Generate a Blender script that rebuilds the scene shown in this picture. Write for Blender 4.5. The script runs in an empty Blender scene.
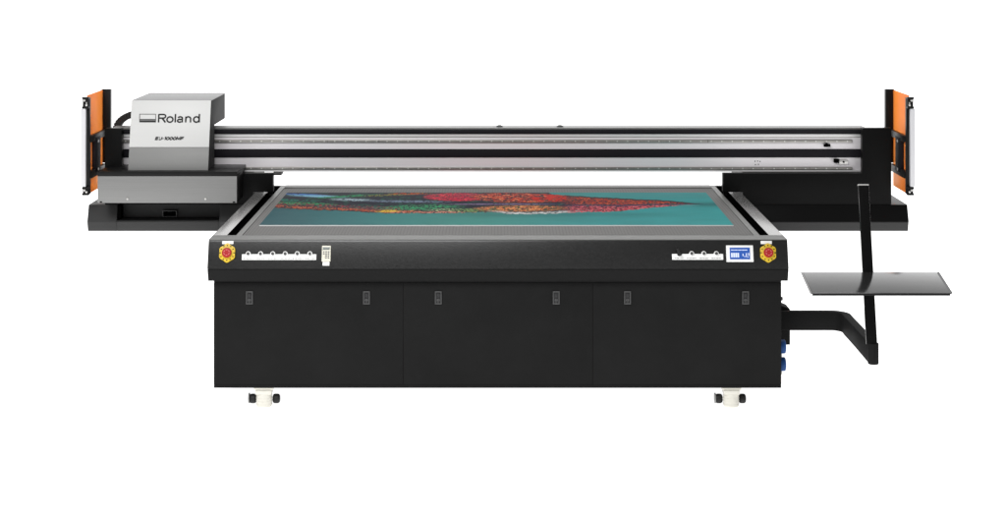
import bpy, bmesh, math, random
import numpy as np
from mathutils import Vector, Matrix

random.seed(4)
S = bpy.context.scene
COL = S.collection

# ------------------------------------------------------------------ camera
F_PX = 1736.0            # focal length in photograph pixels (1006 wide)
D0 = 9.0                 # camera distance to the front edge of the table
H = 2.390                # camera height
VX, VY = 498.0, -52.0    # vanishing point of the depth lines
cd = bpy.data.cameras.new('camera')
cam = bpy.data.objects.new('camera', cd)
COL.objects.link(cam)
cam.location = (0, -D0, H)
cam.rotation_euler = (math.radians(90), 0, 0)
cd.sensor_width = 36.0
cd.lens = F_PX / 1006.0 * 36.0
cd.shift_x = (503.0 - VX) / 1006.0
cd.shift_y = -(260.0 - VY) / 1006.0
cd.clip_end = 300
S.camera = cam

# ------------------------------------------------------------------ world + view
w = bpy.data.worlds.new('World')
S.world = w
w.use_nodes = True
bg = w.node_tree.nodes['Background']
bg.inputs[0].default_value = (1, 1, 1, 1)
bg.inputs[1].default_value = 0.26
S.view_settings.view_transform = 'Standard'
S.view_settings.look = 'None'
S.view_settings.exposure = 0
S.view_settings.gamma = 1

def softbox(name, loc, target, sx, sy, power, color=(1, 1, 1)):
    l = bpy.data.lights.new(name, 'AREA')
    l.shape = 'RECTANGLE'
    l.size, l.size_y = sx, sy
    l.energy = power
    l.color = color
    o = bpy.data.objects.new(name, l)
    COL.objects.link(o)
    o.location = loc
    o.rotation_euler = (Vector(target) - Vector(loc)).to_track_quat('-Z', 'Y').to_euler()
    return o

softbox('key_softbox', (-1.85, -4.0, 4.45), (-0.9, 0.3, 0.9), 3.9, 2.0, 250)
softbox('top_softbox', (0.0, 2.6, 5.6), (0, 1.6, 0.9), 6.0, 1.6, 120)

# ------------------------------------------------------------------ materials
def mat(name, col, rough=0.5, metal=0.0, spec=0.5, emit=None, estr=0.0, noise=None, bump=None, aniso=0.0, coat=0.0):
    m = bpy.data.materials.new(name)
    m.use_nodes = True
    nt = m.node_tree
    p = nt.nodes['Principled BSDF']
    c = (col[0], col[1], col[2], 1)
    p.inputs['Base Color'].default_value = c
    p.inputs['Roughness'].default_value = rough
    p.inputs['Metallic'].default_value = metal
    p.inputs['Specular IOR Level'].default_value = spec
    p.inputs['Coat Weight'].default_value = coat
    p.inputs['Anisotropic'].default_value = aniso
    if emit:
        p.inputs['Emission Color'].default_value = (*emit, 1)
        p.inputs['Emission Strength'].default_value = estr
    tc = nt.nodes.new('ShaderNodeTexCoord')
    if noise:      # (scale xyz, amount)
        sc, amt = noise
        mp = nt.nodes.new('ShaderNodeMapping')
        mp.inputs['Scale'].default_value = sc
        nt.links.new(tc.outputs['Object'], mp.inputs['Vector'])
        n = nt.nodes.new('ShaderNodeTexNoise')
        n.inputs['Scale'].default_value = 1.0
        n.inputs['Detail'].default_value = 5.0
        n.inputs['Roughness'].default_value = 0.65
        nt.links.new(mp.outputs[0], n.inputs['Vector'])
        r = nt.nodes.new('ShaderNodeMapRange')
        r.inputs['From Min'].default_value = 0.25
        r.inputs['From Max'].default_value = 0.75
        r.inputs['To Min'].default_value = 1 - amt
        r.inputs['To Max'].default_value = 1 + amt
        nt.links.new(n.outputs['Fac'], r.inputs['Value'])
        mx = nt.nodes.new('ShaderNodeVectorMath')
        mx.operation = 'SCALE'
        mx.inputs[0].default_value = col
        nt.links.new(r.outputs[0], mx.inputs['Scale'])
        nt.links.new(mx.outputs[0], p.inputs['Base Color'])
        r2 = nt.nodes.new('ShaderNodeMapRange')
        r2.inputs['To Min'].default_value = max(0.02, rough - amt * 0.5)
        r2.inputs['To Max'].default_value = min(1.0, rough + amt * 0.5)
        nt.links.new(n.outputs['Fac'], r2.inputs['Value'])
        nt.links.new(r2.outputs[0], p.inputs['Roughness'])
    if bump:       # (scale, strength, distance)
        n2 = nt.nodes.new('ShaderNodeTexNoise')
        n2.inputs['Scale'].default_value = bump[0]
        n2.inputs['Detail'].default_value = 3.0
        nt.links.new(tc.outputs['Object'], n2.inputs['Vector'])
        b = nt.nodes.new('ShaderNodeBump')
        b.inputs['Strength'].default_value = bump[1]
        b.inputs['Distance'].default_value = bump[2]
        nt.links.new(n2.outputs['Fac'], b.inputs['Height'])
        nt.links.new(b.outputs[0], p.inputs['Normal'])
    return m

M = {}
M['floor'] = mat('added_glow_white', (0.9, 0.9, 0.9), 0.6, spec=0.1, emit=(1, 1, 1), estr=1.0)  # floor and backdrop glow, added to wash out shadow under the machine
M['powder'] = mat('matt_black_powder_coat', (0.0115, 0.0115, 0.0115), 0.6, spec=0.06, noise=((3, 3, 3), 0.16))
M['fascia'] = mat('textured_black_coat', (0.005, 0.005, 0.005), 0.33, spec=0.60, noise=((110, 110, 110), 0.28), bump=(170, 0.3, 0.0012))
M['lip'] = mat('satin_black_lip', (0.010, 0.010, 0.010), 0.5, spec=0.06)
M['gloss'] = mat('gloss_black_panel', (0.006, 0.006, 0.006), 0.34, spec=0.06)
M['gloss2'] = mat('semi_gloss_black', (0.010, 0.010, 0.010), 0.35, spec=0.14)
M['post'] = mat('gloss_black_post', (0.004, 0.004, 0.004), 0.2, spec=0.16)
M['tray'] = mat('glossy_dark_tray', (0.075, 0.075, 0.075), 0.12, metal=0.75, spec=0.5, noise=((10, 10, 10), 0.03))
M['void'] = mat('dark_cavity', (0.002, 0.002, 0.002), 0.9, spec=0.0)
M['basegrey'] = mat('charcoal_base_coat', (0.036, 0.036, 0.036), 0.5, spec=0.22, bump=(300, 0.2, 0.001))
M['grey'] = mat('dark_grey_side', (0.042, 0.042, 0.042), 0.6, spec=0.03)
M['white'] = mat('head_cover_white', (0.63, 0.63, 0.62), 0.42, spec=0.35, noise=((1.5, 1.5, 14), 0.02))
M['headtop'] = mat('head_cover_brushed_top', (0.24, 0.24, 0.24), 0.45, metal=0.1, spec=0.25, noise=((3, 60, 60), 0.06))
M['headlow'] = mat('head_cover_grey', (0.23, 0.23, 0.225), 0.45, spec=0.35, noise=((2, 2, 50), 0.04))
M['case'] = mat('brushed_grey_case', (0.23, 0.23, 0.226), 0.42, metal=0.15, noise=((2, 2, 120), 0.06))
M['rim'] = mat('brushed_steel_rim', (0.31, 0.305, 0.30), 0.24, metal=0.7, spec=0.3, noise=((160, 3, 160), 0.12))
M['edge'] = mat('satin_steel_front_edge', (0.165, 0.165, 0.16), 0.45, metal=0.2, spec=0.15, noise=((5, 160, 160), 0.08))
M['beam'] = mat('anodised_beam', (0.84, 0.81, 0.83), 0.36, metal=0.12, noise=((0.6, 2, 50), 0.03))
M['beamlt'] = mat('pale_beam_trim', (0.78, 0.77, 0.77), 0.35, metal=0.2)
M['rail'] = mat('steel_rail', (0.33, 0.32, 0.30), 0.3, metal=0.7, noise=((30, 2, 2), 0.15))
M['belt'] = mat('black_belt', (0.010, 0.009, 0.012), 0.6, spec=0.15)
M['bolt'] = mat('bolt_steel', (0.65, 0.64, 0.62), 0.3, metal=0.6)
M['orange'] = mat('orange_acrylic', (0.95, 0.33, 0.06), 0.35, spec=0.1)
M['orange'].node_tree.nodes['Principled BSDF'].inputs['Transmission Weight'].default_value = 0.65
M['orange'].node_tree.nodes['Principled BSDF'].inputs['IOR'].default_value = 1.12
M['bar'] = mat('pale_light_curtain', (0.68, 0.68, 0.70), 0.3, spec=0.2)
M['foot'] = mat('cream_foot', (0.72, 0.70, 0.63), 0.5, spec=0.3)
M['rubber'] = mat('black_rubber', (0.012, 0.012, 0.012), 0.55, spec=0.3)
M['yellow'] = mat('yellow_plastic', (0.66, 0.45, 0.02), 0.45)
M['red'] = mat('red_plastic', (0.36, 0.018, 0.02), 0.5, spec=0.2)
M['redlt'] = mat('pale_arrow_ink', (0.62, 0.20, 0.18), 0.5)
M['label'] = mat('white_label', (0.84, 0.84, 0.83), 0.5, spec=0.3)
M['cream'] = mat('cream_plastic', (0.70, 0.68, 0.58), 0.45)
M['lcd'] = mat('grey_lcd', (0.16, 0.18, 0.17), 0.3)
M['ink'] = mat('black_ink', (0.012, 0.012, 0.012), 0.5, spec=0.2)
M['greyink'] = mat('grey_ink', (0.16, 0.16, 0.16), 0.5, spec=0.2)
M['blue'] = mat('blue_plastic', (0.015, 0.07, 0.24), 0.5, spec=0.2)
M['screen'] = mat('lit_blue_screen', (0.01, 0.03, 0.12), 0.2, emit=(0.035, 0.12, 0.48), estr=0.75)
M['screenw'] = mat('lit_white_figures', (0.3, 0.3, 0.3), 0.3, emit=(0.62, 0.72, 0.95), estr=0.8)
M['latch'] = mat('latch_plastic', (0.025, 0.025, 0.026), 0.45, spec=0.2)
M['latchlt'] = mat('latch_ridge', (0.06, 0.06, 0.06), 0.4, spec=0.3)

# perforated bed
def bed_material():
    m = mat('perforated_vacuum_bed', (0.155, 0.152, 0.15), 0.55, spec=0.06)
    nt = m.node_tree
    p = nt.nodes['Principled BSDF']
    tc = nt.nodes.new('ShaderNodeTexCoord')
    vo = nt.nodes.new('ShaderNodeTexVoronoi')
    vo.inputs['Scale'].default_value = 58.0
    vo.inputs['Randomness'].default_value = 0.0
    nt.links.new(tc.outputs['Object'], vo.inputs['Vector'])
    r = nt.nodes.new('ShaderNodeMapRange')
    r.inputs['From Min'].default_value = 0.16
    r.inputs['From Max'].default_value = 0.24
    nt.links.new(vo.outputs['Distance'], r.inputs['Value'])
    mx = nt.nodes.new('ShaderNodeMix')
    mx.data_type = 'RGBA'
    mx.inputs['A'].default_value = (0.07, 0.07, 0.07, 1)
    mx.inputs['B'].default_value = (0.158, 0.155, 0.151, 1)
    nt.links.new(r.outputs[0], mx.inputs['Factor'])
    nt.links.new(mx.outputs['Result'], p.inputs['Base Color'])
    return m
M['bed'] = bed_material()

# ------------------------------------------------------------------ helpers
def sc(Y): return F_PX / (D0 + Y)
def X(px, Y): return (px - VX) / sc(Y)
def Z(py, Y): return H - (py - VY) / sc(Y)
def P(px, py, Y): return Vector((X(px, Y), Y, Z(py, Y)))

def box(bm, x0, x1, y0, y1, z0, z1, bev=0.0, mi=0, seg=2):
    v = [bm.verts.new((x, y, z)) for x in (x0, x1) for y in (y0, y1) for z in (z0, z1)]
    idx = [(0, 1, 3, 2), (4, 6, 7, 5), (0, 4, 5, 1), (2, 3, 7, 6), (0, 2, 6, 4), (1, 5, 7, 3)]
    fs = [bm.faces.new([v[i] for i in f]) for f in idx]
    for f in fs: f.material_index = mi
    if bev > 0:
        es = list({e for f in fs for e in f.edges})
        r = bmesh.ops.bevel(bm, geom=es, offset=bev, segments=seg, profile=0.6, affect='EDGES')
        for f in r['faces']: f.material_index = mi
    return fs

def prism(bm, prof, x0, x1, mi=0, bev=0.0, axis='X'):
    """profile of (y, z) points extruded along x (or (x, z) along y when axis is Y)"""
    def mk(a, p):
        return (a, p[0], p[1]) if axis == 'X' else ((p[0], a, p[1]) if axis == 'Y' else (p[0], p[1], a))
    A = [bm.verts.new(mk(x0, p)) for p in prof]
    B = [bm.verts.new(mk(x1, p)) for p in prof]
    fs = [bm.faces.new(A), bm.faces.new(B[::-1])]
    n = len(prof)
    for i in range(n):
        fs.append(bm.faces.new((A[i], A[(i + 1) % n], B[(i + 1) % n], B[i])))
    for f in fs: f.material_index = mi
    bmesh.ops.recalc_face_normals(bm, faces=fs)
    if bev > 0:
        es = list({e for f in fs for e in f.edges})
        r = bmesh.ops.bevel(bm, geom=es, offset=bev, segments=2, profile=0.6, affect='EDGES')
        for f in r['faces']: f.material_index = mi
    return fs

def cyl(bm, c, r, h, axis='Y', seg=24, mi=0, r2=None, bev=0.0):
    r2 = r if r2 is None else r2
    res = bmesh.ops.create_cone(bm, cap_ends=True, segments=seg, radius1=r, radius2=r2, depth=h)
    vs = res['verts']
    if axis == 'Y': bmesh.ops.rotate(bm, verts=vs, matrix=Matrix.Rotation(math.radians(90), 3, 'X'))
    if axis == 'X': bmesh.ops.rotate(bm, verts=vs, matrix=Matrix.Rotation(math.radians(90), 3, 'Y'))
    bmesh.ops.translate(bm, verts=vs, vec=c)
    fs = list({f for v in vs for f in v.link_faces})
    for f in fs: f.material_index = mi
    if bev > 0:
        es = [e for e in {e for f in fs for e in f.edges} if len(e.link_faces) == 2 and e.calc_face_angle() > 0.9]
        r = bmesh.ops.bevel(bm, geom=es, offset=bev, segments=3, profile=0.5, affect='EDGES')
        for f in r['faces']: f.material_index = mi
    return vs

def obj(name, bm, mats, parent=None, smooth=True):
    bmesh.ops.recalc_face_normals(bm, faces=bm.faces[:])
    me = bpy.data.meshes.new(name)
    bm.to_mesh(me)
    bm.free()
    if not isinstance(mats, (list, tuple)): mats = [mats]
    for m in mats: me.materials.append(M[m] if isinstance(m, str) else m)
    if smooth:
        for p in me.polygons: p.use_smooth = True
        me.set_sharp_from_angle(angle=math.radians(32))
    o = bpy.data.objects.new(name, me)
    COL.objects.link(o)
    if parent: o.parent = parent
    return o

def B(): return bmesh.new()

def arc(cx, cz, rx, rz, a0, a1, n=14):
    return [(cx + rx * math.cos(math.radians(a0 + (a1 - a0) * k / n)), cz + rz * math.sin(math.radians(a0 + (a1 - a0) * k / n))) for k in range(n + 1)]

def letters(name, strokes, lw, mt, parent, origin, ux, uz, unit, shear=0.0):
    """flat lettering drawn as strokes (lists of points in letter heights) on the plane of ux, uz"""
    bm = bmesh.new()
    n = ux.cross(uz).normalized()
    for si, (pts, half) in enumerate(strokes):
        h = lw * half
        closed = (Vector(pts[0]) - Vector(pts[-1])).length < 1e-4
        L_, R_ = [], []
        for k, p in enumerate(pts):
            a = Vector(pts[k - 1]) if k > 0 else (Vector(pts[-2]) if closed else Vector(p))
            b = Vector(pts[k + 1]) if k < len(pts) - 1 else (Vector(pts[1]) if closed else Vector(p))
            t1 = Vector(p) - a; t2 = b - Vector(p)
            t1 = t1.normalized() if t1.length > 0 else t2.normalized()
            t2 = t2.normalized() if t2.length > 0 else t1
            t = (t1 + t2).normalized(); m = Vector((-t.y, t.x)) * (h / max(0.45, t.dot(t1)))
            for lst, q in ((L_, Vector(p) + m), (R_, Vector(p) - m)):
                lst.append(bm.verts.new(origin + ux * (unit * (q.x + shear * q.y)) + uz * (unit * q.y) + n * (0.0012 + 0.00012 * si)))
        for k in range(len(pts) - 1):
            bm.faces.new((L_[k], R_[k], R_[k + 1], L_[k + 1]))
    return obj(name, bm, mt, parent, smooth=False)

# ------------------------------------------------------------------ setting
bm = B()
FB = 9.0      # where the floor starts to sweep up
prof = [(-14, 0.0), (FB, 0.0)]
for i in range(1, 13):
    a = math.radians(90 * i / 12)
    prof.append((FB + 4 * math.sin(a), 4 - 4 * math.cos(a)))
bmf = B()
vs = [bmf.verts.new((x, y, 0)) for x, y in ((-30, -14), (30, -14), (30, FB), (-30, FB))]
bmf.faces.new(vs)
fl = obj('floor', bmf, 'floor', smooth=False); fl['kind'] = 'structure'  # carries the added glow that washes out shadow
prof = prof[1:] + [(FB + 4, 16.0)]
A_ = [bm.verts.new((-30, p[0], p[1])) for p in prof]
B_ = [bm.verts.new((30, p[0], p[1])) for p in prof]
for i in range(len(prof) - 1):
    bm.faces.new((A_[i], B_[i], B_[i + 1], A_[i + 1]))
bd = obj('added_glow_backdrop', bm, 'floor'); bd['kind'] = 'structure'  # same added glow, keeps the surround pure white

# ------------------------------------------------------------------ the printer
root = bpy.data.objects.new('flatbed_printer', None)
COL.objects.link(root)
root['label'] = 'large black flatbed printer with silver print head cover, long rail beam and orange side guards'
root['category'] = 'printer'

ZT = Z(239.2, 0)            # table top
TX = 1.50                   # half width of the table top
YB = 2.06                   # back of the table
ZF1 = Z(269, -0.045)        # bottom of the sloping fascia
ZF2 = Z(280.8, -0.02)       # bottom of the lip
ZC = Z(387.8, 0.02)         # bottom of the cabinet
CX0, CX1 = X(213.9, 0.02), X(781.2, 0.02)

# table frame: rim strips around slots and bed
SO, SI = 1.425, 1.378       # slot outer / inner half positions
YS0, YS1 = 0.128, 2.02      # slot from front to back
bm = B()
box(bm, -TX, TX, 0.0, YS0, ZT - 0.05, ZT, 0.004, 1)
box(bm, -TX, TX, YS1, YB, ZT - 0.05, ZT, 0.003, 0)
for s in (-1, 1):
    a, b = sorted((s * SO, s * TX))
    box(bm, a, b, YS0, YS1, ZT - 0.05, ZT, 0.003, 0)
    a, b = sorted((s * SI, s * (SI - 0.032)))
    box(bm, a, b, YS0, YS1, ZT - 0.05, ZT - 0.001, 0.002, 1)
table = obj('table_frame', bm, ['rim', 'edge'], root)
bm = B()
box(bm, -TX + 0.004, TX - 0.004, 0.012, YB - 0.004, ZF2 + 0.01, ZT - 0.0505)
box(bm, -1.2, 1.2, 0.1, 1.95, ZC + 0.12, ZF2 + 0.009)
obj('table_body', bm, 'void', root)
bm = B()
box(bm, -(SI - 0.037), SI - 0.037, YS0 + 0.005, 1.90, ZT - 0.04, ZT + 0.0005, 0.002)
obj('vacuum_bed', bm, 'bed', root)
bm = B()
box(bm, -(SI - 0.037), SI - 0.037, 1.906, YS1 - 0.004, ZT - 0.04, ZT + 0.006, 0.003)
obj('rear_stop_bar', bm, 'edge', root)
for s in (-1, 1):
    bm = B()
    box(bm, s * 1.4015 - 0.0225, s * 1.4015 + 0.0225, YS0 + 0.002, YS1 - 0.002, ZT - 0.049, ZT - 0.030)
    for k in range(3):
        box(bm, s * 1.4015 - 0.018 + k * 0.014, s * 1.4015 - 0.012 + k * 0.014, YS0 + 0.004, YS1 - 0.004, ZT - 0.030, ZT - 0.024)
    for a, b in ((SI + 0.0004, SI + 0.0014), (SO - 0.0014, SO - 0.0004)):
        a, b = sorted((s * a, s * b))
        box(bm, a, b, YS0 + 0.003, YS1 - 0.003, ZT - 0.0485, ZT - 0.0012)
    box(bm, min(s * SI, s * SO) + 0.002, max(s * SI, s * SO) - 0.002, YS1 - 0.0028, YS1 - 0.0006, ZT - 0.0485, ZT - 0.0012)
    obj('guide_slot', bm, 'void', root)

# front fascia
bm = B()
prof = [(0.0, ZT - 0.004), (-0.004, ZT - 0.012), (-0.045, ZF1), (0.011, ZF1), (0.011, ZT - 0.0045)]
prism(bm, prof, -TX, TX, bev=0.0015)
fascia = obj('control_panel', bm, 'fascia', root)
bm = B()
prism(bm, [(-0.0455, ZF1 - 0.0015), (-0.046, ZF1 - 0.006), (-0.022, ZF2), (0.10, ZF2), (0.10, ZF2 + 0.008), (0.010, ZF2 + 0.008), (0.010, ZF1 - 0.0015)], -TX + 0.001, TX - 0.001, bev=0.001)
for s in (-1, 1):
    a, b = sorted((s * (TX - 0.0035), s * (TX + 0.001)))
    box(bm, a, b, 0.101, YB, ZF2, ZT - 0.0505, 0.001)
obj('lower_lip', bm, 'lip', root)

# cabinet with three front panels
bm = B()
box(bm, CX0, CX1, 0.034, 1.55, ZC, ZF2 - 0.001, 0.003)
box(bm, CX0, CX1, 0.018, 0.0345, ZC, ZC + 0.017, 0.002)
box(bm, CX0, CX1, 0.018, 0.0345, ZF2 - 0.016, ZF2 - 0.001, 0.002)
cab = obj('cabinet', bm, 'powder', root)
seams = [213.9, 403.2, 592.8, 781.2]
latches = [249.5, 366.5, 438.3, 556.2, 627.5, 745.5]
for i in range(3):
    bm = B()
    a, b = X(seams[i], 0.02), X(seams[i + 1], 0.02)
    box(bm, a + (0.0 if i == 0 else 0.0006), b - (0.0 if i == 2 else 0.0006), 0.0165, 0.0335, ZC + 0.0180, ZF2 - 0.0170, 0.0008)
    fp = obj('front_panel', bm, 'powder', root)
    for lx in latches[2 * i:2 * i + 2]:
        cx, cz = X(lx, 0.015), Z(297.6, 0.015)
        bm = B()
        hw, hh = 0.0175, 0.034
        # bezel ring
        box(bm, cx - hw, cx - hw + 0.005, 0.009, 0.0163, cz - hh, cz + hh, 0.001, 1)
        box(bm, cx + hw - 0.005, cx + hw, 0.009, 0.0163, cz - hh, cz + hh, 0.001, 1)
        box(bm, cx - hw + 0.005, cx + hw - 0.005, 0.009, 0.0163, cz + hh - 0.006, cz + hh, 0.001, 1)
        box(bm, cx - hw + 0.005, cx + hw - 0.005, 0.009, 0.0163, cz - hh, cz - hh + 0.006, 0.001, 1)
        box(bm, cx - hw + 0.005, cx + hw - 0.005, 0.0135, 0.0163, cz - hh + 0.006, cz + hh - 0.006, 0, 0)
        # paddle with grip and key part
        box(bm, cx - 0.008, cx + 0.008, 0.0085, 0.0134, cz + 0.002, cz + hh - 0.010, 0.002, 0)
        cyl(bm, (cx, 0.011, cz - 0.012), 0.008, 0.005, 'Y', 16, 1)
        box(bm, cx - 0.0015, cx + 0.0015, 0.0075, 0.0086, cz - 0.018, cz - 0.006, 0, 0)
        box(bm, cx - 0.006, cx + 0.006, 0.0075, 0.0134, cz - 0.0265, cz - 0.0225, 0.0008, 1)
        obj('latch', bm, ['latch', 'latchlt'], fp)

# levelling feet
for px, pxl in ((264.2, -1), (731.0, 1)):
    Yf = 0.050
    cx = X(px, Yf)
    bm = B()
    box(bm, cx - 0.05, cx + 0.05, Yf - 0.03, Yf + 0.06, ZC - 0.012, ZC - 0.0005, 0.002)
    box(bm, cx - 0.042, cx + 0.042, Yf - 0.040, Yf + 0.03, ZC - 0.034, ZC - 0.0125, 0.004)
    cyl(bm, (cx, Yf, 0.0385), 0.041, 0.075, 'Z', 28, bev=0.006)
    for k in range(3):
        cyl(bm, (cx, Yf, 0.016 + k * 0.016), 0.0425, 0.004, 'Z', 28, bev=0.001)
    ft = obj('levelling_foot', bm, 'foot', root)
    for s in (-1, 1):
        bm = B()
        cyl(bm, (cx + s * 0.061, Yf + 0.02, 0.037), 0.0245, 0.038, 'X', 24, bev=0.012)
        wh = obj('wheel', bm, 'rubber', ft)
    bm = B()
    cyl(bm, (cx - 0.0805, Yf + 0.02, 0.039), 0.027, 0.006, 'X', 24, bev=0.002)
    obj('wheel_cover', bm, 'case', ft)

# --- things on the fascia; local frame of the sloping face
SL = Vector((0, -0.041, ZF1 - (ZT - 0.012)))       # down the slope
FU = -SL.normalized()                               # up the face
FX = Vector((1, 0, 0))
FN = FX.cross(FU).normalized()
if FN.y > 0: FN = -FN
F0 = Vector((0, -0.004, ZT - 0.012))
def on_face(px, py):
    """point on the sloping face seen at a photograph pixel"""
    o = Vector((0, -D0, H))
    d = P(px, py, 0.0) - o
    t = (F0 - o).dot(FN) / d.dot(FN)
    return o + d * t
def face_xform(bm, c):
    """local x right, y up the face, z out of it -> world at c"""
    Mx = Matrix(((FX.x, FU.x, FN.x, c.x), (FX.y, FU.y, FN.y, c.y), (FX.z, FU.z, FN.z, c.z), (0, 0, 0, 1)))
    bm.transform(Mx)
K = 1 / 193.5
def lbox(bm, x0, x1, y0, y1, z0, z1, bev=0, mi=0): box(bm, x0 * K, x1 * K, y0 * K, y1 * K, z0, z1, bev, mi)

for px, py, lx in ((227.4, 253.2, 0), (767.9, 253.1, -1.2)):
    c = on_face(px, py)
    bm = B()
    n = 28
    pts = []
    for i in range(n):
        a = 2 * math.pi * i / n
        r = (8.2 + 0.55 * math.cos(6 * a + math.pi)) * K
        pts.append((math.cos(a) * r, math.sin(a) * r * 1.1))
    prism(bm, pts, 0.0005, 0.012, axis='Z', bev=0.002)
    face_xform(bm, c)
    es = obj('emergency_stop', bm, 'yellow', root)
    bm = B()
    cyl(bm, (0, 0, 0.017), 4.0 * K, 0.012, 'Z', 24)
    cyl(bm, (0, 0, 0.026), 5.0 * K, 0.010, 'Z', 28, 0, r2=4.6 * K, bev=0.002)
    for i in range(6):
        q0 = B(); box(q0, 0.0125, 0.0155, -0.0045, 0.0045, 0.0305, 0.0318, 0, 1)
        bmesh.ops.rotate(q0, verts=q0.verts[:], matrix=Matrix.Rotation(math.radians(60 * i + 30), 3, 'Z'))
        tmp = bpy.data.meshes.new('t'); q0.to_mesh(tmp); q0.free(); bm.from_mesh(tmp); bpy.data.meshes.remove(tmp)
    face_xform(bm, c); obj('stop_button', bm, ['red', 'redlt'], es)
    bm = B()
    for i in range(12):
        a = 2 * math.pi * i / 12
        x, y = math.cos(a) * 6.9 * K, math.sin(a) * 7.3 * K
        box(bm, x - 0.0028, x + 0.0028, y - 0.0028, y + 0.0028, 0.0118, 0.0128)
    face_xform(bm, c); obj('ring_lettering', bm, 'ink', es)
    bm = B()
    lbox(bm, -5.6 + lx, 5.6 + lx, 8.9, 12.1, 0.0005, 0.003, 0.0008)
    face_xform(bm, c); obj('label_plate', bm, 'label', es)

def knob(c, parent, dark=False):
    bm = B()
    cyl(bm, (0, 0, 0.004), 2.5 * K, 0.007, 'Z', 20, 0, bev=0.0015)
    cyl(bm, (0, 0, 0.011), 1.5 * K, 0.008, 'Z', 16, 1, bev=0.001)
    if dark:
        lbox(bm, -1.3, 1.3, -2.2, 5.0, 0.014, 0.021, 0.002, 1)
        bmesh.ops.rotate(bm, verts=bm.verts[:], matrix=Matrix.Rotation(math.radians(28), 3, 'Z'))
    face_xform(bm, c)
    return obj('knob', bm, ['ink', 'rubber'] if dark else ['label', 'latchlt'], parent)

def strip(x0, x1, y0, y1, knobs, ky, words, dark_first=False):
    c = on_face((x0 + x1) / 2, (y0 + y1) / 2)
    hw, hh = (x1 - x0) / 2, (y1 - y0) / 2
    bm = B(); lbox(bm, -hw, hw, -hh, hh, 0.0005, 0.0025, 0.0006); face_xform(bm, c)
    st = obj('switch_strip', bm, 'label', root)
    # lines of print too small to read: short grey dashes
    bm = B()
    rr = random.Random(int(x0))
    for kx in knobs:
        x = kx - (x0 + x1) / 2 - 4.6
        end = x + 9.2
        while x < end:
            wd = rr.uniform(0.5, 1.3)
            lbox(bm, x, min(x + wd, end), -1.9, -1.1, 0.0026, 0.0030)
            x += wd + rr.uniform(0.25, 0.6)
    face_xform(bm, c); obj('caption', bm, 'greyink', st)
    for i, kx in enumerate(knobs):
        knob(on_face(kx, ky), st, dark_first and i == 0)
strip(241.9, 316.3, 254.3, 260.0, [248.3, 260.7, 272.9, 285.3, 297.4, 310.0], 253.9, 6)
strip(672.0, 723.2, 254.0, 259.8, [679.3, 691.5, 703.7, 716.2], 253.7, 4, True)

# keypad
c = on_face(326.4, 253.8)
bm = B(); lbox(bm, -4.4, 4.4, -7.8, 7.8, 0.0005, 0.012, 0.002); face_xform(bm, c)
kp = obj('keypad', bm, 'cream', root)
bm = B(); lbox(bm, -3.5, 3.5, 3.6, 6.4, 0.0121, 0.013, 0.0004); face_xform(bm, c); obj('display', bm, 'lcd', kp)
for r in range(4):
    for q in range(3):
        bm = B(); x, y = -2.4 + q * 2.4, 1.6 - r * 2.0
        lbox(bm, x - 0.75, x + 0.75, y - 0.6, y + 0.6, 0.0121, 0.0145, 0.0006); face_xform(bm, c)
        obj('key', bm, 'greyink' if q else ('cream' if r > 1 else 'greyink'), kp)
bm = B(); lbox(bm, -3.4, 3.4, -11.8, -8.1, 0.0005, 0.007, 0.001); face_xform(bm, c); obj('socket_cover', bm, 'label', kp)

# touch screen
c = on_face(739.6, 253.8)
bm = B(); lbox(bm, -13.5, 13.5, -8.2, 8.2, 0.0005, 0.010, 0.002); face_xform(bm, c)
ts = obj('touch_screen', bm, 'label', root)
bm = B(); lbox(bm, -10.1, 10.1, -5.8, 5.9, 0.0102, 0.011, 0.0003); face_xform(bm, c); di = obj('display', bm, 'screen', ts)
bm = B()
x = -8.8
rr = random.Random(3)
while x < 7.5:
    wd = rr.uniform(0.5, 1.4); lbox(bm, x, x + wd, 3.0, 3.9, 0.0112, 0.0115); x += wd + 0.35
for k in range(4):
    lbox(bm, -8.9 + k * 2.1, -7.2 + k * 2.1, -3.8, 0.6, 0.0112, 0.0115)
for k, (dx, y0, y1) in enumerate(((2.6, -2.6, -0.2), (4.2, -3.4, -2.4), (6.0, -3.6, 0.4), (7.6, -3.9, -3.0), (8.3, -2.2, 0.6))):
    lbox(bm, dx, dx + 0.9, y0, y1, 0.0112, 0.0115)
face_xform(bm, c); obj('screen_figures', bm, 'screenw', ts)

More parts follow.
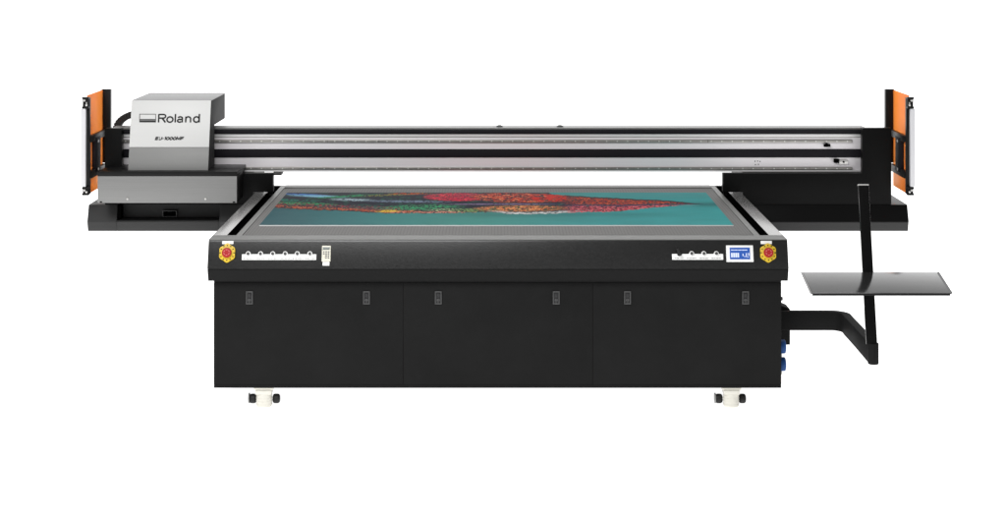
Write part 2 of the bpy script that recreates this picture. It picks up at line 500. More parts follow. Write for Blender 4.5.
# ------------------------------------------------------------------ side bases, legs
YL = 1.70
ZB1, ZB0 = Z(204.7, YL), Z(230.6, YL)
ZBM = Z(222.0, YL - 0.04)
BX = 2.523
for s in (-1, 1):
    bm = B()
    if s < 0:
        prof = [(YL, ZB1), (YL + 0.75, ZB1), (YL + 0.75, ZB0), (YL - 0.02, ZB0), (YL - 0.04, ZBM)]
        rx0, rx1 = X(117, YL - 0.02), X(219.5, YL - 0.02)
        prism(bm, prof, -BX, rx0, bev=0.002)
        prism(bm, prof, rx1, -1.515, bev=0.002)
        # the part with the long recess
        prism(bm, [(YL + 0.055, ZB1), (YL + 0.75, ZB1), (YL + 0.75, ZB0), (YL - 0.02, ZB0), (YL - 0.04, ZBM), (YL - 0.036, ZBM + 0.008), (YL + 0.05, ZBM + 0.014)],
              rx0 + 0.001, rx1 - 0.001, bev=0.0015)
        base = obj('gantry_base', bm, 'basegrey', root)
        bm = B()
        box(bm, rx0 + 0.002, rx0 + 0.024, YL - 0.02, YL + 0.048, ZBM + 0.015, ZB1 - 0.004, 0.001)
        obj('recess_block', bm, 'void', base)
        bm = B()
        hx0, hx1, hz0, hz1 = X(163.6, YL + 0.06), X(177.7, YL + 0.06), Z(216.2, YL + 0.06), Z(209.8, YL + 0.06)
        y0, y1 = YL + 0.025, YL + 0.0545
        t = 0.004
        box(bm, hx0, hx1, y0, y1, hz1 - t, hz1, 0.001, 1)
        box(bm, hx0, hx1, y0, y1, hz0, hz0 + t, 0.001, 1)
        box(bm, hx0, hx0 + t, y0, y1, hz0 + t, hz1 - t, 0, 1)
        box(bm, hx1 - t, hx1, y0, y1, hz0 + t, hz1 - t, 0, 1)
        box(bm, hx0 + t, hx1 - t, y0 + 0.02, y1, hz0 + t, hz1 - t, 0, 0)
        obj('handle', bm, ['void', 'latchlt'], base)
    else:
        prof = [(YL, ZB1), (YL + 0.75, ZB1), (YL + 0.75, ZB0), (YL - 0.02, ZB0), (YL - 0.036, ZBM - 0.002), (YL - 0.040, ZBM + 0.002)]
        prism(bm, prof, 1.515, BX, bev=0.002)
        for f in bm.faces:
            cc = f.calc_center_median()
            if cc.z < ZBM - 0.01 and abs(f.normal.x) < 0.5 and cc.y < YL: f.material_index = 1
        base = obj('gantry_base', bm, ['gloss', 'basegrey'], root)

YBM = 1.80                                   # front face of the beam
ZBB = Z(171.7, YBM)                          # beam underside
ZBT = Z(127.8, YBM)                          # beam top
LEG0 = 1.387
# right leg: wide black plate rising to the end plate
bm = B()
rxE, rxO = X(862.6, YL), X(891.5, YL)
ztop = Z(128.3, YL)
zb = Z(173.6, YL)
prof = [(LEG0, ZT + 0.004), (1.512, ZT + 0.004), (1.512, ZB1 + 0.001), (rxO, ZB1 + 0.001), (rxO, ztop), (rxE, ztop), (rxE, zb), (LEG0, zb)]
prism(bm, prof, YL + 0.004, YL + 0.06, axis='Y', bev=0.0015)
box(bm, LEG0 + 0.008, LEG0 + 0.028, YL + 0.02, YL + 0.058, ZT - 0.02, ZT + 0.02)
box(bm, 1.52, rxO - 0.002, YL + 0.061, YL + 0.6, ZB1 + 0.001, ZBB - 0.004)
box(bm, rxO - 0.03, rxO - 0.002, YL + 0.061, YL + 0.25, ZBB - 0.004, ztop - 0.02)
legr = obj('gantry_leg', bm, 'gloss', root)
# left leg
bm = B()
lxI, lxE = X(121.3, YL), X(104.6, YL)
prof = [(-LEG0, ZT + 0.004), (-1.512, ZT + 0.004), (-1.512, ZB1 + 0.001), (lxE, ZB1 + 0.001), (lxE, Z(128.6, YL)), (lxI, Z(128.6, YL)), (lxI, zb), (-LEG0, zb)]
prism(bm, prof, YL + 0.004, YL + 0.06, axis='Y', bev=0.0015)
box(bm, -LEG0 - 0.028, -LEG0 - 0.008, YL + 0.02, YL + 0.058, ZT - 0.02, ZT + 0.02)
box(bm, lxE + 0.002, -1.52, YL + 0.061, YL + 0.6, ZB1 + 0.001, ZBB - 0.004)
box(bm, lxE + 0.002, lxE + 0.03, YL + 0.061, YL + 0.25, ZBB - 0.004, Z(128.6, YL) - 0.02)
box(bm, -LEG0 - 0.01, X(282, YL + 0.05), YL + 0.02, YL + 0.12, ZBB - 0.012, ZBB - 0.003, 0.001)
legl = obj('gantry_leg', bm, 'gloss', root)

# silver case under the head, left
YC = 1.45
cx0, cx1 = X(97.6, YC), X(236.8, YC)
zc0, zc1, zc2 = Z(203.0, YC), Z(176.3, YC), Z(171.6, YC)
bm = B()
box(bm, cx0, cx1, YC, YC + 0.004, zc0, zc1, 0.0015)
box(bm, cx0, cx0 + 0.004, YC + 0.0045, YL, zc0, zc1, 0.001)
case = obj('service_case', bm, 'case', root)
bm = B()
box(bm, cx0 + 0.005, cx1 - 0.001, YC + 0.0045, YL + 0.003, zc0 + 0.001, zc1 - 0.001, 0.001)
box(bm, cx0 - 0.001, cx1 + 0.003, YC - 0.002, YBM + 0.01, zc1 + 0.0005, zc2, 0.002)
obj('case_lid', bm, 'gloss2', case)
for px in (127.5, 205.5):
    bm = B(); cyl(bm, (X(px, YC), YC - 0.002, Z(199, YC)), 0.006, 0.004, 'Y', 14, bev=0.001); obj('screw', bm, 'bolt', case)
for px in (101, 234):
    bm = B(); box(bm, X(px, YC) - 0.007, X(px, YC) + 0.007, YC - 0.002, YC - 0.0002, zc0 + 0.002, zc0 + 0.009)
    obj('corner_notch', bm, 'void', case)

# ------------------------------------------------------------------ beam
bx0, bx1 = X(112, YBM), X(868, YBM)
bm = B()
box(bm, bx0, bx1, YBM, YBM + 0.13, ZBB, ZBT - 0.010, 0.003, 0)
beam = obj('beam', bm, 'beam', root)
bm = B()
box(bm, bx0, X(866, YBM), YBM - 0.004, YBM + 0.135, ZBT - 0.0095, ZBT, 0.002)
obj('top_cover', bm, 'case', beam)
def band(name, y0, y1, x0, x1, th, mt, bev=0.001):
    bm = B(); box(bm, X(x0, YBM), X(x1, YBM), YBM - th, YBM - 0.0005, Z(y1, YBM), Z(y0, YBM), bev)
    return obj(name, bm, mt, beam)
band('upper_cable_cover', 129.5, 133.6, 118, 866, 0.022, 'belt')
band('pale_trim', 133.9, 136.6, 120, 864, 0.010, 'beamlt')
band('trim_groove', 136.7, 137.4, 120, 864, 0.002, 'rail', 0)
band('drive_belt', 149.1, 157.5, 120, 863.5, 0.006, 'belt')
band('lower_ledge', 169.9, 171.5, 123, 863, 0.016, 'beamlt')
for y0, y1 in ((139.6, 142.6), (166.9, 169.7)):
    bm = B(); box(bm, X(120, YBM), X(852, YBM), YBM - 0.014, YBM - 0.0005, Z(y1, YBM), Z(y0, YBM), 0.003)
    x = X(126, YBM)
    zc = (Z(y0, YBM) + Z(y1, YBM)) / 2
    while x < X(850, YBM):
        cyl(bm, (x, YBM - 0.0148, zc), 0.0045, 0.002, 'Y', 10, 1)
        x += 0.065
    obj('linear_rail', bm, ['rail', 'bolt'], beam)
# small fittings on the right end of the beam
bm = B(); box(bm, X(823.5, YBM), X(830, YBM), YBM - 0.02, YBM - 0.001, Z(146.6, YBM), Z(144.0, YBM), 0.003)
cyl(bm, (X(826.5, YBM), YBM - 0.02, Z(144.5, YBM)), 0.009, 0.03, 'Y', 14); obj('end_stop', bm, 'void', beam)
bm = B()
box(bm, X(833.5, YBM), X(838.5, YBM), YBM - 0.03, YBM - 0.001, Z(162.6, YBM), Z(158.6, YBM), 0.003, 0)
box(bm, X(838.6, YBM), X(847.5, YBM), YBM - 0.018, YBM - 0.001, Z(163.8, YBM), Z(159.6, YBM), 0.003, 1)
cyl(bm, (X(843, YBM), YBM - 0.02, Z(161.6, YBM)), 0.006, 0.01, 'Y', 12, 0)
obj('belt_clamp', bm, ['void', 'bolt'], beam)
bm = B()
for k, (px, py) in enumerate(((755, 161.3), (757.6, 161.1), (760, 161.5), (755.4, 164.6), (758.4, 164.4))):
    cyl(bm, (X(px, YBM), YBM - 0.001, Z(py, YBM)), 0.0035, 0.003, 'Y', 8)
obj('screw_holes', bm, 'void', beam)
for px in (499.5, 560.0):
    bm = B()
    bmesh.ops.create_uvsphere(bm, u_segments=20, v_segments=10, radius=0.022)
    bmesh.ops.scale(bm, vec=(1, 1, 0.62), verts=bm.verts[:])
    bmesh.ops.translate(bm, vec=(X(px, YBM + 0.05), YBM + 0.05, ZBT - 0.001), verts=bm.verts[:])
    obj('cover_screw', bm, 'latchlt', beam)

# ------------------------------------------------------------------ print head
hx0, hx1 = -2.237, -1.753
z0 = zc2 + 0.001
z1 = H - 0.931
zfold = Z(147, 1.55)
yf0, yf1 = 1.497, 1.603
yfold = yf0 + (yf1 - yf0) * (zfold - z0) / (z1 - z0)
zov = H - 1.094
bm = B()
prism(bm, [(yf0 + 0.004, z0), (yf0 + 0.004 + (yf1 - yf0) * 0.995, z1 - 0.004), (2.146, z1 - 0.004), (2.146, zov), (1.735, zov), (1.735, z0)], hx0 + 0.004, hx1, bev=0.002)
carr = obj('print_carriage', bm, 'grey', root)
bm = B()
prism(bm, [(yfold, zfold + 0.0008), (yf1, z1), (yf1 + 0.006, z1 - 0.001), (yfold + 0.005, zfold + 0.0008)], hx0, hx1 - 0.0005, bev=0.0008)
cov = obj('front_cover', bm, 'white', carr)
bm = B()
prism(bm, [(yf0, z0), (yfold, zfold - 0.0008), (yfold + 0.005, zfold - 0.0008), (yf0 + 0.005, z0)], hx0, hx1 - 0.0005, bev=0.0008)
obj('lower_cover', bm, 'headlow', carr)
bm = B()
box(bm, hx0, hx1 + 0.001, yf1 + 0.004, 2.15, z1 - 0.004, z1 + 0.001, 0.002)
obj('top_cover', bm, 'headtop', carr)
# lettering on the leaning face
HU = Vector((0, yf1 - yf0, z1 - z0)).normalized()
HN = Vector((1, 0, 0)).cross(HU).normalized()
def on_head(px, py):
    o = Vector((0, -D0, H)); d = P(px, py, 1.5) - o
    q = Vector((0, yf0, z0))
    return o + d * ((q - o).dot(HN) / d.dot(HN))
def head_span(x0, x1, y0, y1):
    a = on_head(x0, y1); return a, (on_head(x1, y1) - a).length, (on_head(x0, y0) - a).length
a, wd, ht = head_span(157.9, 199.8, 114.1, 122.6)
xh = 0.72
def bowl(cx): return arc(cx, 0.345, 0.27, 0.315, 0, 360, 28)
W = [([(0.065, 0.0), (0.065, 1.0)], 1), ([(0.13, 0.94), (0.50, 0.94)] + arc(0.50, 0.725, 0.24, 0.215, 90, -90) + [(0.13, 0.51)], 1), ([(0.42, 0.48), (0.74, 0.0)], 1.15),
     (arc(1.17, 0.345, 0.29, 0.315, 0, 360, 28), 1),
     ([(1.69, 0.0), (1.69, 1.0)], 1),
     (arc(2.17, 0.50, 0.21, 0.16, 165, 0, 12) + [(2.38, 0.0)], 1), (arc(2.12, 0.20, 0.20, 0.165, 40, 325, 18), 1), ([(2.24, 0.37), (2.38, 0.40)], 0.9),
     ([(2.72, 0.0), (2.72, 0.70)], 1), (arc(2.96, 0.42, 0.235, 0.24, 175, 0, 14) + [(3.195, 0.0)], 1),
     (arc(3.76, 0.345, 0.27, 0.315, 0, 360, 28), 1), ([(4.04, 0.0), (4.04, 1.0)], 1)]
letters('maker_name', [([(p[0] * wd / ht / 4.105, p[1]) for p in q], k) for q, k in W], 0.088, 'ink', cov, a, Vector((1, 0, 0)), HU, ht)
a, wd, ht = head_span(155.0, 184.0, 137.1, 140.1)
def oo(x): return arc(x + 0.42, 0.5, 0.38, 0.42, 0, 360, 20)
W = [([(0.05, 0.5), (0.80, 0.5)], 1), ([(0.85, 0.9), (0.08, 0.9), (0.08, 0.1), (0.85, 0.1)], 1),
     ([(1.15, 1.0), (1.15, 0.3)] + arc(1.51, 0.34, 0.36, 0.26, 180, 360, 10) + [(1.87, 1.0)], 1), ([(2.1, 0.45), (2.5, 0.45)], 1),
     ([(2.75, 0.85), (3.05, 0.95), (3.05, 0.0)], 1), (oo(3.35), 1), (oo(4.4), 1), (oo(5.45), 1),
     ([(6.55, 0.0), (6.55, 0.95), (7.02, 0.25), (7.5, 0.95), (7.5, 0.0)], 1), ([(7.85, 0.0), (7.85, 0.9), (8.6, 0.9)], 1), ([(7.9, 0.48), (8.5, 0.48)], 1)]
letters('model_name', [([(p[0] * (wd / ht - 0.3) / 8.6, p[1]) for p in q], k) for q, k in W], 0.165, 'ink', cov, a, Vector((1, 0, 0)), HU, ht, shear=0.3)
def hpoly(bm, x0, x1, y0, y1):
    pts = [on_head(x0, y1), on_head(x1, y1), on_head(x1, y0), on_head(x0, y0)]
    bm.faces.new([bm.verts.new(p + HN * 0.002 * (1 if HN.y < 0 else -1)) for p in pts])
bm = B()
hpoly(bm, 139.4, 156.0, 120.9, 122.5)
hpoly(bm, 139.4, 156.0, 119.2, 119.7)
hpoly(bm, 139.4, 156.0, 114.1, 114.6)
hpoly(bm, 139.4, 139.95, 114.6, 120.9)
hpoly(bm, 155.45, 156.0, 114.6, 120.9)
obj('emblem', bm, 'ink', cov, smooth=False)
bm = B()
hpoly(bm, 139.95, 155.45, 119.75, 120.85)
obj('emblem_bar', bm, 'greyink', cov, smooth=False)

# cable chain arc behind the head
bm = B()
Yk = 1.93
pts = []
for i in range(15):
    a = math.radians(182 - i * 9)
    pts.append(P(137 + 21.5 * math.cos(a), 131 - 16.5 * math.sin(a), Yk))
for i in range(len(pts) - 1):
    p, q = pts[i], pts[i + 1]
    d = (q - p).normalized(); nrm = Vector((-d.z, 0, d.x))
    wv = 0.021
    c0, c1 = p + d * 0.0012, q - d * 0.0012
    corners = [c0 + nrm * wv, c1 + nrm * wv, c1 - nrm * wv, c0 - nrm * wv]
    prism(bm, [(v.x, v.z) for v in corners], Yk, Yk + 0.07, axis='Y', mi=0, bev=0.002)
chain = obj('cable_chain', bm, 'grey', root)

# ------------------------------------------------------------------ orange guards
for s in (-1, 1):
    gx = s * 2.503
    Yn, Yfz = 1.60, 2.00
    zt, zbt = Z(95.4, Yn), Z(194.5, Yn)
    def bx(bm, xa, xb, *r, **k):
        xa, xb = sorted((s * xa, s * xb)); box(bm, xa, xb, *r, **k)
    bm = B(); bx(bm, 2.503, 2.510, Yn, Yfz - 0.002, zbt, zt, 0.0015)
    g = obj('side_guard', bm, 'orange', root)
    g['label'] = 'orange translucent guard panel standing upright at the end of the beam'
    bm = B(); bx(bm, 2.456, 2.513, Yfz, Yfz + 0.04, ztop - 0.25, zt + 0.004, 0.003); obj('guard_post', bm, 'gloss2', g)
    # brackets on the inner side
    for yt, yb in ((129.5, 135.5), (164.8, 171.5)):
        bm = B(); bx(bm, 2.480, 2.5025, Yn + 0.0, Yfz - 0.002, Z(yb + 7.0, Yn), Z(yt + 6.5, Yn), 0.002)
        obj('bracket', bm, 'gloss2', g)
    bm = B()
    bx(bm, 2.478, 2.5027, 1.70, 1.83, Z(171, 1.78), Z(136.5, 1.78), 0.002)
    obj('bracket_upright', bm, 'belt', g)
    for yy in (141.2, 169.2):
        bm = B(); cyl(bm, (s * 2.476, 1.76, Z(yy, 1.76)), 0.009, 0.006, 'X', 14, bev=0.002); obj('bolt', bm, 'bolt', g)
    # dark carrier strip, pale bar and clamps at the near edge
    bm = B(); bx(bm, 2.486, 2.512, Yn - 0.03, Yn - 0.001, Z(193.5, Yn), Z(97.5, Yn), 0.003)
    obj('bar_carrier', bm, 'gloss2', g)
    bm = B(); bx(bm, 2.503, 2.533, Yn - 0.065, Yn - 0.0305, Z(186.6, Yn - 0.05), Z(108.8, Yn - 0.05), 0.006)
    obj('light_bar', bm, 'bar', g)
    for y0, y1 in ((97.2, 108.5), (187.0, 195.3)):
        ya = Yn - 0.05
        bm = B()
        zt_, zb_ = Z(y0, ya), Z(y1, ya)
        bx(bm, 2.486, 2.527, Yn - 0.06, Yn - 0.0308, zb_, zb_ + 0.012, 0.002)
        bx(bm, 2.486, 2.527, Yn - 0.06, Yn - 0.0308, zt_ - 0.012, zt_, 0.002)
        bx(bm, 2.490, 2.524, Yn - 0.05, Yn - 0.0308, zb_ + 0.0125, zt_ - 0.0125, 0.002)
        cl = obj('clamp', bm, 'gloss2', g)
        bm = B()
        for k in range(2):
            cyl(bm, (s * (2.500 + k * 0.012), Yn - 0.054, zb_ + 0.02 + k * (zt_ - zb_ - 0.04)), 0.0065, 0.012, 'Y', 12, bev=0.0015)
        bx(bm, 2.497, 2.503, Yn - 0.056, Yn - 0.0505, zb_ + 0.022, zt_ - 0.03, 0.001)
        obj('clamp_screw', bm, 'bolt', cl)

# ------------------------------------------------------------------ stand arm, post, tray
za1, za0 = H - 1.944, H - 2.044
Ya, Yn = 0.30, -0.46
hw = 0.024
path = [(CX1 + 0.001, Ya), (1.70, Ya), (1.765, Ya)]
cxr, cyr, R = 1.772, 0.22, 0.080
for i in range(1, 9):
    a = math.radians(90 - i * 10.5)
    path.append((cxr + R * math.cos(a), cyr + R * math.sin(a)))
path += [(1.850, 0.15), (1.850, -0.1), (1.846, Yn)]
bm = B()
rings = []
for i, p in enumerate(path):
    a = Vector(path[max(0, i - 1)]); b = Vector(path[min(len(path) - 1, i + 1)])
    t = (b - a).normalized(); n = Vector((-t.y, t.x))
    rings.append([bm.verts.new((p[0] + n.x * k, p[1] + n.y * k, z)) for k, z in ((hw, za1), (-hw, za1), (-hw, za0), (hw, za0))])
for r0, r1 in zip(rings, rings[1:]):
    for k in range(4): bm.faces.new((r0[k], r0[(k + 1) % 4], r1[(k + 1) % 4], r1[k]))
bm.faces.new(rings[0]); bm.faces.new(rings[-1][::-1])
bmesh.ops.recalc_face_normals(bm, faces=bm.faces[:])
es = [e for e in bm.edges if len(e.link_faces) == 2 and e.calc_face_angle() > 0.8]
bmesh.ops.bevel(bm, geom=es, offset=0.006, segments=3, profile=0.5, affect='EDGES')
# rounded nose that carries the post
cyl(bm, (1.846, Yn, (za0 + za1) / 2), 0.0265, za1 - za0 + 0.004, 'Z', 24, bev=0.004)
arm = obj('swing_arm', bm, 'powder', root)

bm = B()
b0 = Vector((1.838, Yn, za1 - 0.004)); t0 = Vector((1.838, -0.262, H - 1.197))
d = (t0 - b0)
L = d.length
vs = box(bm, -0.026, 0.026, -0.012, 0.012, 0, L, 0.003)
Rm = Vector((0, 0, 1)).rotation_difference(d.normalized()).to_matrix().to_4x4()
bm.transform(Matrix.Translation(b0) @ Rm)
post = obj('stand_post', bm, 'post', root)
bm = B(); box(bm, -0.0265, 0.0265, -0.0125, 0.0125, L + 0.0005, L + 0.007, 0.002)
bm.transform(Matrix.Translation(b0) @ Rm); obj('end_cap', bm, 'bolt', post)

bm = B()
ty0, ty1 = -0.68, -0.42
tz0, tz1 = H - 1.655, H - 1.602
tx0, tx1 = 1.507, 2.168
th = 0.006
lip = 0.012
prof = [(ty0, tz0), (ty1, tz1), (ty1, tz1 - th), (ty0 + 0.004, tz0 - th), (ty0 + 0.004, tz0 - lip), (ty0, tz0 - lip)]
prism(bm, prof, tx0, tx1, bev=0.0012)
for f in bm.faces:
    if f.calc_center_median().y < ty0 + 0.003 and abs(f.normal.z) < 0.8: f.material_index = 1
tray = obj('shelf_tray', bm, ['tray', 'post'], root)
for xx, sg in ((tx0 + 0.001, -1), (tx1 - 0.001, 1)):
    bm = B()
    a, b = sorted((xx, xx + sg * 0.014))
    v = [(ty0 + 0.002, tz0 - 0.002), (ty1 - 0.002, tz1 - 0.002)]
    P0 = [bm.verts.new(c) for c in ((xx, v[0][0], v[0][1]), (xx, v[1][0], v[1][1]), (xx + sg * 0.012, v[1][0], v[1][1] + 0.005), (xx + sg * 0.012, v[0][0], v[0][1] + 0.005))]
    P1 = [bm.verts.new(p.co + Vector((0, 0, -0.004))) for p in P0]
    bm.faces.new(P0); bm.faces.new(P1[::-1])
    for k in range(4): bm.faces.new((P0[k], P0[(k + 1) % 4], P1[(k + 1) % 4], P1[k]))
    obj('edge_flange', bm, 'tray', tray)
bm = B()
pm = b0 + d * ((tz1 - b0.z) / d.z)
box(bm, 1.838 - 0.03, 1.838 + 0.03, ty1 + 0.001, pm.y - 0.012, tz1 - 0.05, tz1 - 0.005, 0.003)
obj('tray_mount', bm, 'post', tray)

# fittings on the cabinet's right side
bm = B()
prism(bm, [(CX1 + 0.0005, Z(303, 0.3)), (X(791, 0.3), Z(310.5, 0.3)), (X(791, 0.3), Z(346, 0.3)), (CX1 + 0.0005, Z(346, 0.3))], 0.33, 0.46, axis='Y', bev=0.002)
mt_ = obj('arm_mount', bm, 'powder', root)
bm = B()
box(bm, CX1 + 0.0005, CX1 + 0.020, 0.13, 0.19, Z(303, 0.15), Z(295.5, 0.15), 0.004)
cyl(bm, (CX1 + 0.024, 0.16, Z(299, 0.15)), 0.010, 0.012, 'X', 14)
obj('side_latch', bm, 'latchlt', root)
for yy in (346.5, 364.0):
    bm = B()
    cyl(bm, (CX1 + 0.018, 0.10, Z(yy, 0.10)), 0.036, 0.034, 'X', 28, bev=0.007)
    so = obj('power_socket', bm, 'blue', root)
    bm = B()
    cyl(bm, (CX1 + 0.009, 0.10, Z(yy + 8.6, 0.10)), 0.010, 0.016, 'X', 14, bev=0.003)
    obj('socket_clip', bm, 'foot', so)

# ------------------------------------------------------------------ the printed sheet
def sheet():
    y_front, y_back = 225.1, 192.5
    zs = ZT + 0.0008
    th = 0.006
    zt = zs + th
    def Yof(py): return F_PX * (H - zt) / (py - VY) - D0
    Y0, Y1 = Yof(y_front), Yof(y_back)
    x0, x1 = X(259.2, Y0), X(733.6, Y0)
    NX, NY = 760, 200
    xs = np.linspace(x0, x1, NX); ys = np.linspace(Y0, Y1, NY)
    GX, GY = np.meshgrid(xs, ys)
    # drawing coordinates: a = along the sheet 0..475, b = across 192.5..225 (design units)
    A = (GX - x0) / (x1 - x0) * 474.4 + 259.2
    Bv = F_PX * (H - zt) / (GY + D0) + VY
    # undo the perspective of a so that strokes follow the sheet as drawn
    A = VX + GX * F_PX / (GY + D0)
    rg = np.random.default_rng(11)
    def noise(sx, sy, seed, n=3):
        r = np.random.default_rng(seed); out = 0; amp = 1; tot = 0
        for k in range(n):
            g = r.random((int(40 * 2 ** k) + 2, int(500 * 2 ** k / 1) + 2)) if False else r.random((257, 257))
            u = (A * sx * 2 ** k) % 256; v = (Bv * sy * 2 ** k) % 256
            iu, iv = u.astype(int), v.astype(int)
            fu, fv = u - iu, v - iv
            fu = fu * fu * (3 - 2 * fu); fv = fv * fv * (3 - 2 * fv)
            val = (g[iv, iu] * (1 - fu) + g[iv, iu + 1] * fu) * (1 - fv) + (g[iv + 1, iu] * (1 - fu) + g[iv + 1, iu + 1] * fu) * fv
            out = out + val * amp; tot += amp; amp *= 0.6
        return out / tot
    def lin(c): 
        c = np.array(c, float) / 255.0
        return np.where(c <= 0.04045, c / 12.92, ((c + 0.055) / 1.055) ** 2.4)
    def ip(x, pts): return np.interp(x, [p[0] for p in pts], [p[1] for p in pts])
    t = ip(A, [(259, 0), (420, 0.45), (600, 0.8), (730, 1)])[..., None]
    C = lin((46, 78, 84)) * (1 - t) + lin((46, 136, 136)) * t
    # greener, brighter middle, soft bands
    g = np.exp(-((A - 470) / 90) ** 2)[..., None]
    C = C * (1 - 0.5 * g) + lin((62, 128, 112)) * 0.5 * g
    C = C * (0.88 + 0.24 * noise(0.03, 0.25, 3))[..., None]
    dk = np.exp(-((Bv - 204.5) / 2.2) ** 2) * np.clip((A - 660) / 40, 0, 1)
    C = C * (1 - 0.45 * dk[..., None])
    dk = np.exp(-((Bv - 214.5) / 2.5) ** 2) * np.clip((A - 400) / 80, 0, 1) * np.clip((700 - A) / 80, 0, 1)
    C = C * (1 - 0.22 * dk[..., None])
    top = ip(A, [(250, 180), (545, 190), (552, 194.5), (577, 196), (620, 198.3), (660, 200.0), (700, 203.8), (740, 206)])
    bot = ip(A, [(250, 206.5), (293, 208.8), (320, 210.2), (352, 211.8), (384, 213.2), (431, 213.4), (464, 212.8), (488, 212.2), (510, 214), (530, 214.4), (583, 212.3), (604, 212), (625, 210.8), (652, 207.8), (675, 205.9), (700, 204.0), (740, 203)])
    jag = (noise(0.35, 0.1, 7) - 0.5) * 2.0
    bot = bot + jag * np.clip((690 - A) / 60, 0, 1)
    top = top + (noise(0.3, 0.1, 8) - 0.5) * 1.0
    body = ((Bv > top) & (Bv < bot))
    n1 = noise(0.22, 0.7, 21); n2 = noise(0.7, 1.7, 22); n3 = noise(0.09, 0.45, 23); n4 = noise(0.65, 2.6, 24, 3); n5 = noise(0.45, 2.8, 25, 3)
    BC = np.zeros(C.shape) + lin((24, 26, 40))
    def mixin(mask, col):
        nonlocal BC
        mk = np.clip(mask, 0, 1)[..., None]
        BC = BC * (1 - mk) + lin(col) * mk
    def blob(cx, cy, rx, ry, slope=0.0, k=1.2):
        d = ((A - cx) / rx) ** 2 + ((Bv - cy - slope * (A - cx)) / ry) ** 2
        return np.clip((1 - d) * k, 0, 1)
    # left: blue and green feathers
    mixin((n1 > 0.60) * 0.8, (28, 74, 62))
    mixin(blob(318, 196.2, 34, 1.5, 0.035) , (130, 178, 200))
    mixin(blob(302, 194.4, 26, 0.9, 0.03) , (70, 110, 170))
    mixin(blob(352, 199.8, 26, 1.6, 0.02) * (n2 > 0.35), (150, 168, 176))
    mixin(blob(408, 201.5, 52, 1.4, 0.01) * (n2 > 0.35), (108, 122, 140))
    mixin(blob(300, 203.5, 44, 1.8, 0.03) * (n2 > 0.42), (38, 138, 88))
    mixin(blob(345, 196.5, 40, 1.3, -0.06) * (n2 > 0.38), (40, 130, 84))
    mixin(blob(395, 194.6, 40, 1.3, -0.05) * (n2 > 0.45), (124, 122, 48))
    mixin(blob(410, 193.8, 26, 1.0) * (n2 > 0.45), (176, 70, 40))
    mixin(blob(290, 200.2, 36, 1.1, 0.02) * (n1 > 0.42), (34, 108, 92))
    # dotted warm band along the lower left edge
    bd1 = np.exp(-((Bv - (bot - 2.0)) / 1.3) ** 2) * (A < 420)
    mixin(bd1 * (n2 > 0.52), (170, 78, 54)); mixin(bd1 * (n4 > 0.62), (206, 128, 96))
    bd2 = np.exp(-((Bv - (bot - 4.8)) / 1.5) ** 2) * (A < 400)
    mixin(bd2 * (n4 > 0.56), (150, 58, 66)); mixin(bd2 * (n2 > 0.6), (60, 100, 92))
    mixin(blob(388, 211.2, 14, 1.6, -0.02) * (n4 > 0.35), (216, 182, 78))
    # centre: green and lilac plumage
    mixin(blob(420, 207.5, 46, 3.4, -0.02) * (n2 > 0.47), (62, 146, 100))
    mixin(blob(448, 210.5, 26, 2.4) * (n4 > 0.5), (156, 172, 132))
    mixin(blob(430, 212.2, 60, 1.3) * (n4 > 0.5), (208, 138, 120))
    mixin(blob(500, 204.2, 70, 0.9) * (n2 > 0.3), (118, 100, 128))
    # red breast
    rb = blob(458, 197.0, 36, 4.4, 0.0, 2.2)
    mixin(rb * (n2 > 0.38), (196, 36, 66)); mixin(rb * (n4 > 0.6), (226, 84, 92)); mixin(rb * (n5 > 0.60), (110, 24, 52)); mixin(rb * (n5 < 0.33), (200, 92, 60))
    rb = blob(515, 197.8, 48, 5.4, 0.02, 2.0)
    mixin(rb * (n2 > 0.40), (160, 42, 36)); mixin(rb * (n4 > 0.58), (206, 74, 48)); mixin(rb * (n1 < 0.46) * 0.75, (46, 24, 36)); mixin(rb * (n5 > 0.64), (222, 134, 96)); mixin(rb * (n5 < 0.36), (74, 26, 36))
    mixin(blob(548, 198.0, 26, 4.6, 0.02, 1.6) * (n1 > 0.46), (190, 50, 38))
    # orange and cream lower centre
    ob = blob(520, 208.6, 52, 3.6, -0.01, 1.6)
    mixin(ob * (n2 > 0.4), (196, 112, 72)); mixin(ob * (n4 > 0.62), (226, 170, 118)); mixin(ob * (n1 < 0.38), (94, 86, 56))
    mixin(blob(470, 210.4, 24, 2.2) * (n4 > 0.5), (116, 148, 92))
    ed = np.exp(-((Bv - (bot - 0.9)) / 1.0) ** 2) * np.clip((A - 485) / 25, 0, 1) * np.clip((600 - A) / 40, 0, 1)
    mixin(ed, (206, 208, 206))
    mixin((n5 < 0.38) * 0.85, (20, 20, 32))
    # tail: brown red above, navy line, pink below
    tl = np.clip((A - 560) / 20, 0, 1)
    mid = (top + bot) / 2
    mixin(tl * (Bv < mid + 0.6) * (Bv > top + 1.0) * (n2 > 0.45), (136, 46, 40))
    mixin(tl * (Bv < mid) * (n4 > 0.62), (196, 92, 60))
    mixin(tl * np.exp(-((Bv - mid - 1.0) / 0.9) ** 2) * (n2 > 0.4), (52, 56, 84))
    mixin(tl * (Bv > mid + 1.4) * (n2 > 0.46), (150, 48, 64)); mixin(tl * (Bv > mid + 1.6) * (n4 > 0.58), (204, 112, 116))
    mixin(tl * (Bv < mid) * (Bv > top) * (Bv < top + 1.2), (44, 36, 42))
    lum = BC.mean(-1, keepdims=True)
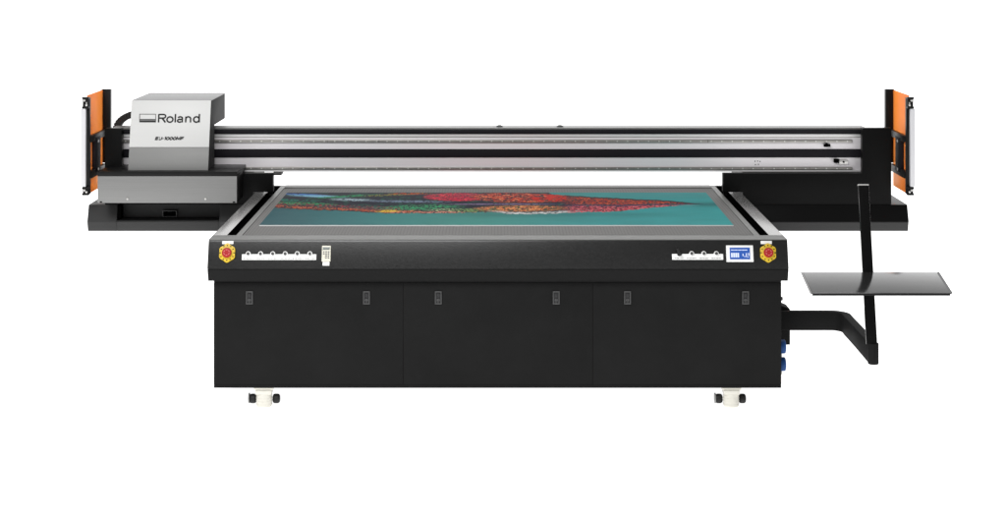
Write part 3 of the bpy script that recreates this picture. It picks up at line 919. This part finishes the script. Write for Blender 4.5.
    BC = np.clip(lum + (BC - lum) * 1.12, 0.002, 1) * 0.9
    C = np.where(body[..., None], BC, C)
    st = np.exp(-((Bv - 205.2) / 0.5) ** 2) * np.clip((A - 670) / 20, 0, 1) * np.clip((702 - A) / 15, 0, 1)
    C = C * (1 - 0.5 * st[..., None]) + lin((120, 170, 170)) * 0.5 * st[..., None]
    # mesh: printed top grid plus white edge and underside
    me = bpy.data.meshes.new('printed_sheet')
    co = np.stack([GX, GY, np.full_like(GX, zt)], -1).reshape(-1, 3)
    nb = len(co)
    ring = np.array([(x0, Y0, zt), (x1, Y0, zt), (x1, Y1, zt), (x0, Y1, zt), (x0, Y0, zs), (x1, Y0, zs), (x1, Y1, zs), (x0, Y1, zs)])
    allc = np.concatenate([co, ring])
    i = np.arange(NY - 1)[:, None] * NX + np.arange(NX - 1)[None, :]
    q = np.stack([i, i + 1, i + NX + 1, i + NX], -1).reshape(-1, 4)
    e = np.array([(0, 4, 5, 1), (1, 5, 6, 2), (2, 6, 7, 3), (3, 7, 4, 0), (4, 7, 6, 5)])
    e = e + nb
    qs = np.concatenate([q, e])
    me.from_pydata(allc.tolist(), [], qs.tolist())
    ca = me.color_attributes.new('print', 'FLOAT_COLOR', 'POINT')
    cols = np.ones((len(allc), 4), np.float32)
    cols[:nb, :3] = C.reshape(-1, 3)
    ca.data.foreach_set('color', cols.ravel())
    mi = np.zeros(len(qs), np.int32); mi[-5:] = 1
    m = mat('printed_film', (0.5, 0.5, 0.5), 0.5, spec=0.02)
    at = m.node_tree.nodes.new('ShaderNodeAttribute'); at.attribute_name = 'print'
    m.node_tree.links.new(at.outputs['Color'], m.node_tree.nodes['Principled BSDF'].inputs['Base Color'])
    me.materials.append(m); me.materials.append(M['label'])
    me.polygons.foreach_set('material_index', mi)
    me.update()
    o = bpy.data.objects.new('printed_sheet', me)
    COL.objects.link(o)
    o['label'] = 'teal printed sheet with a long colourful feathered shape lying on the grey vacuum bed'
    o['category'] = 'printed sheet'
    return o
sheet()
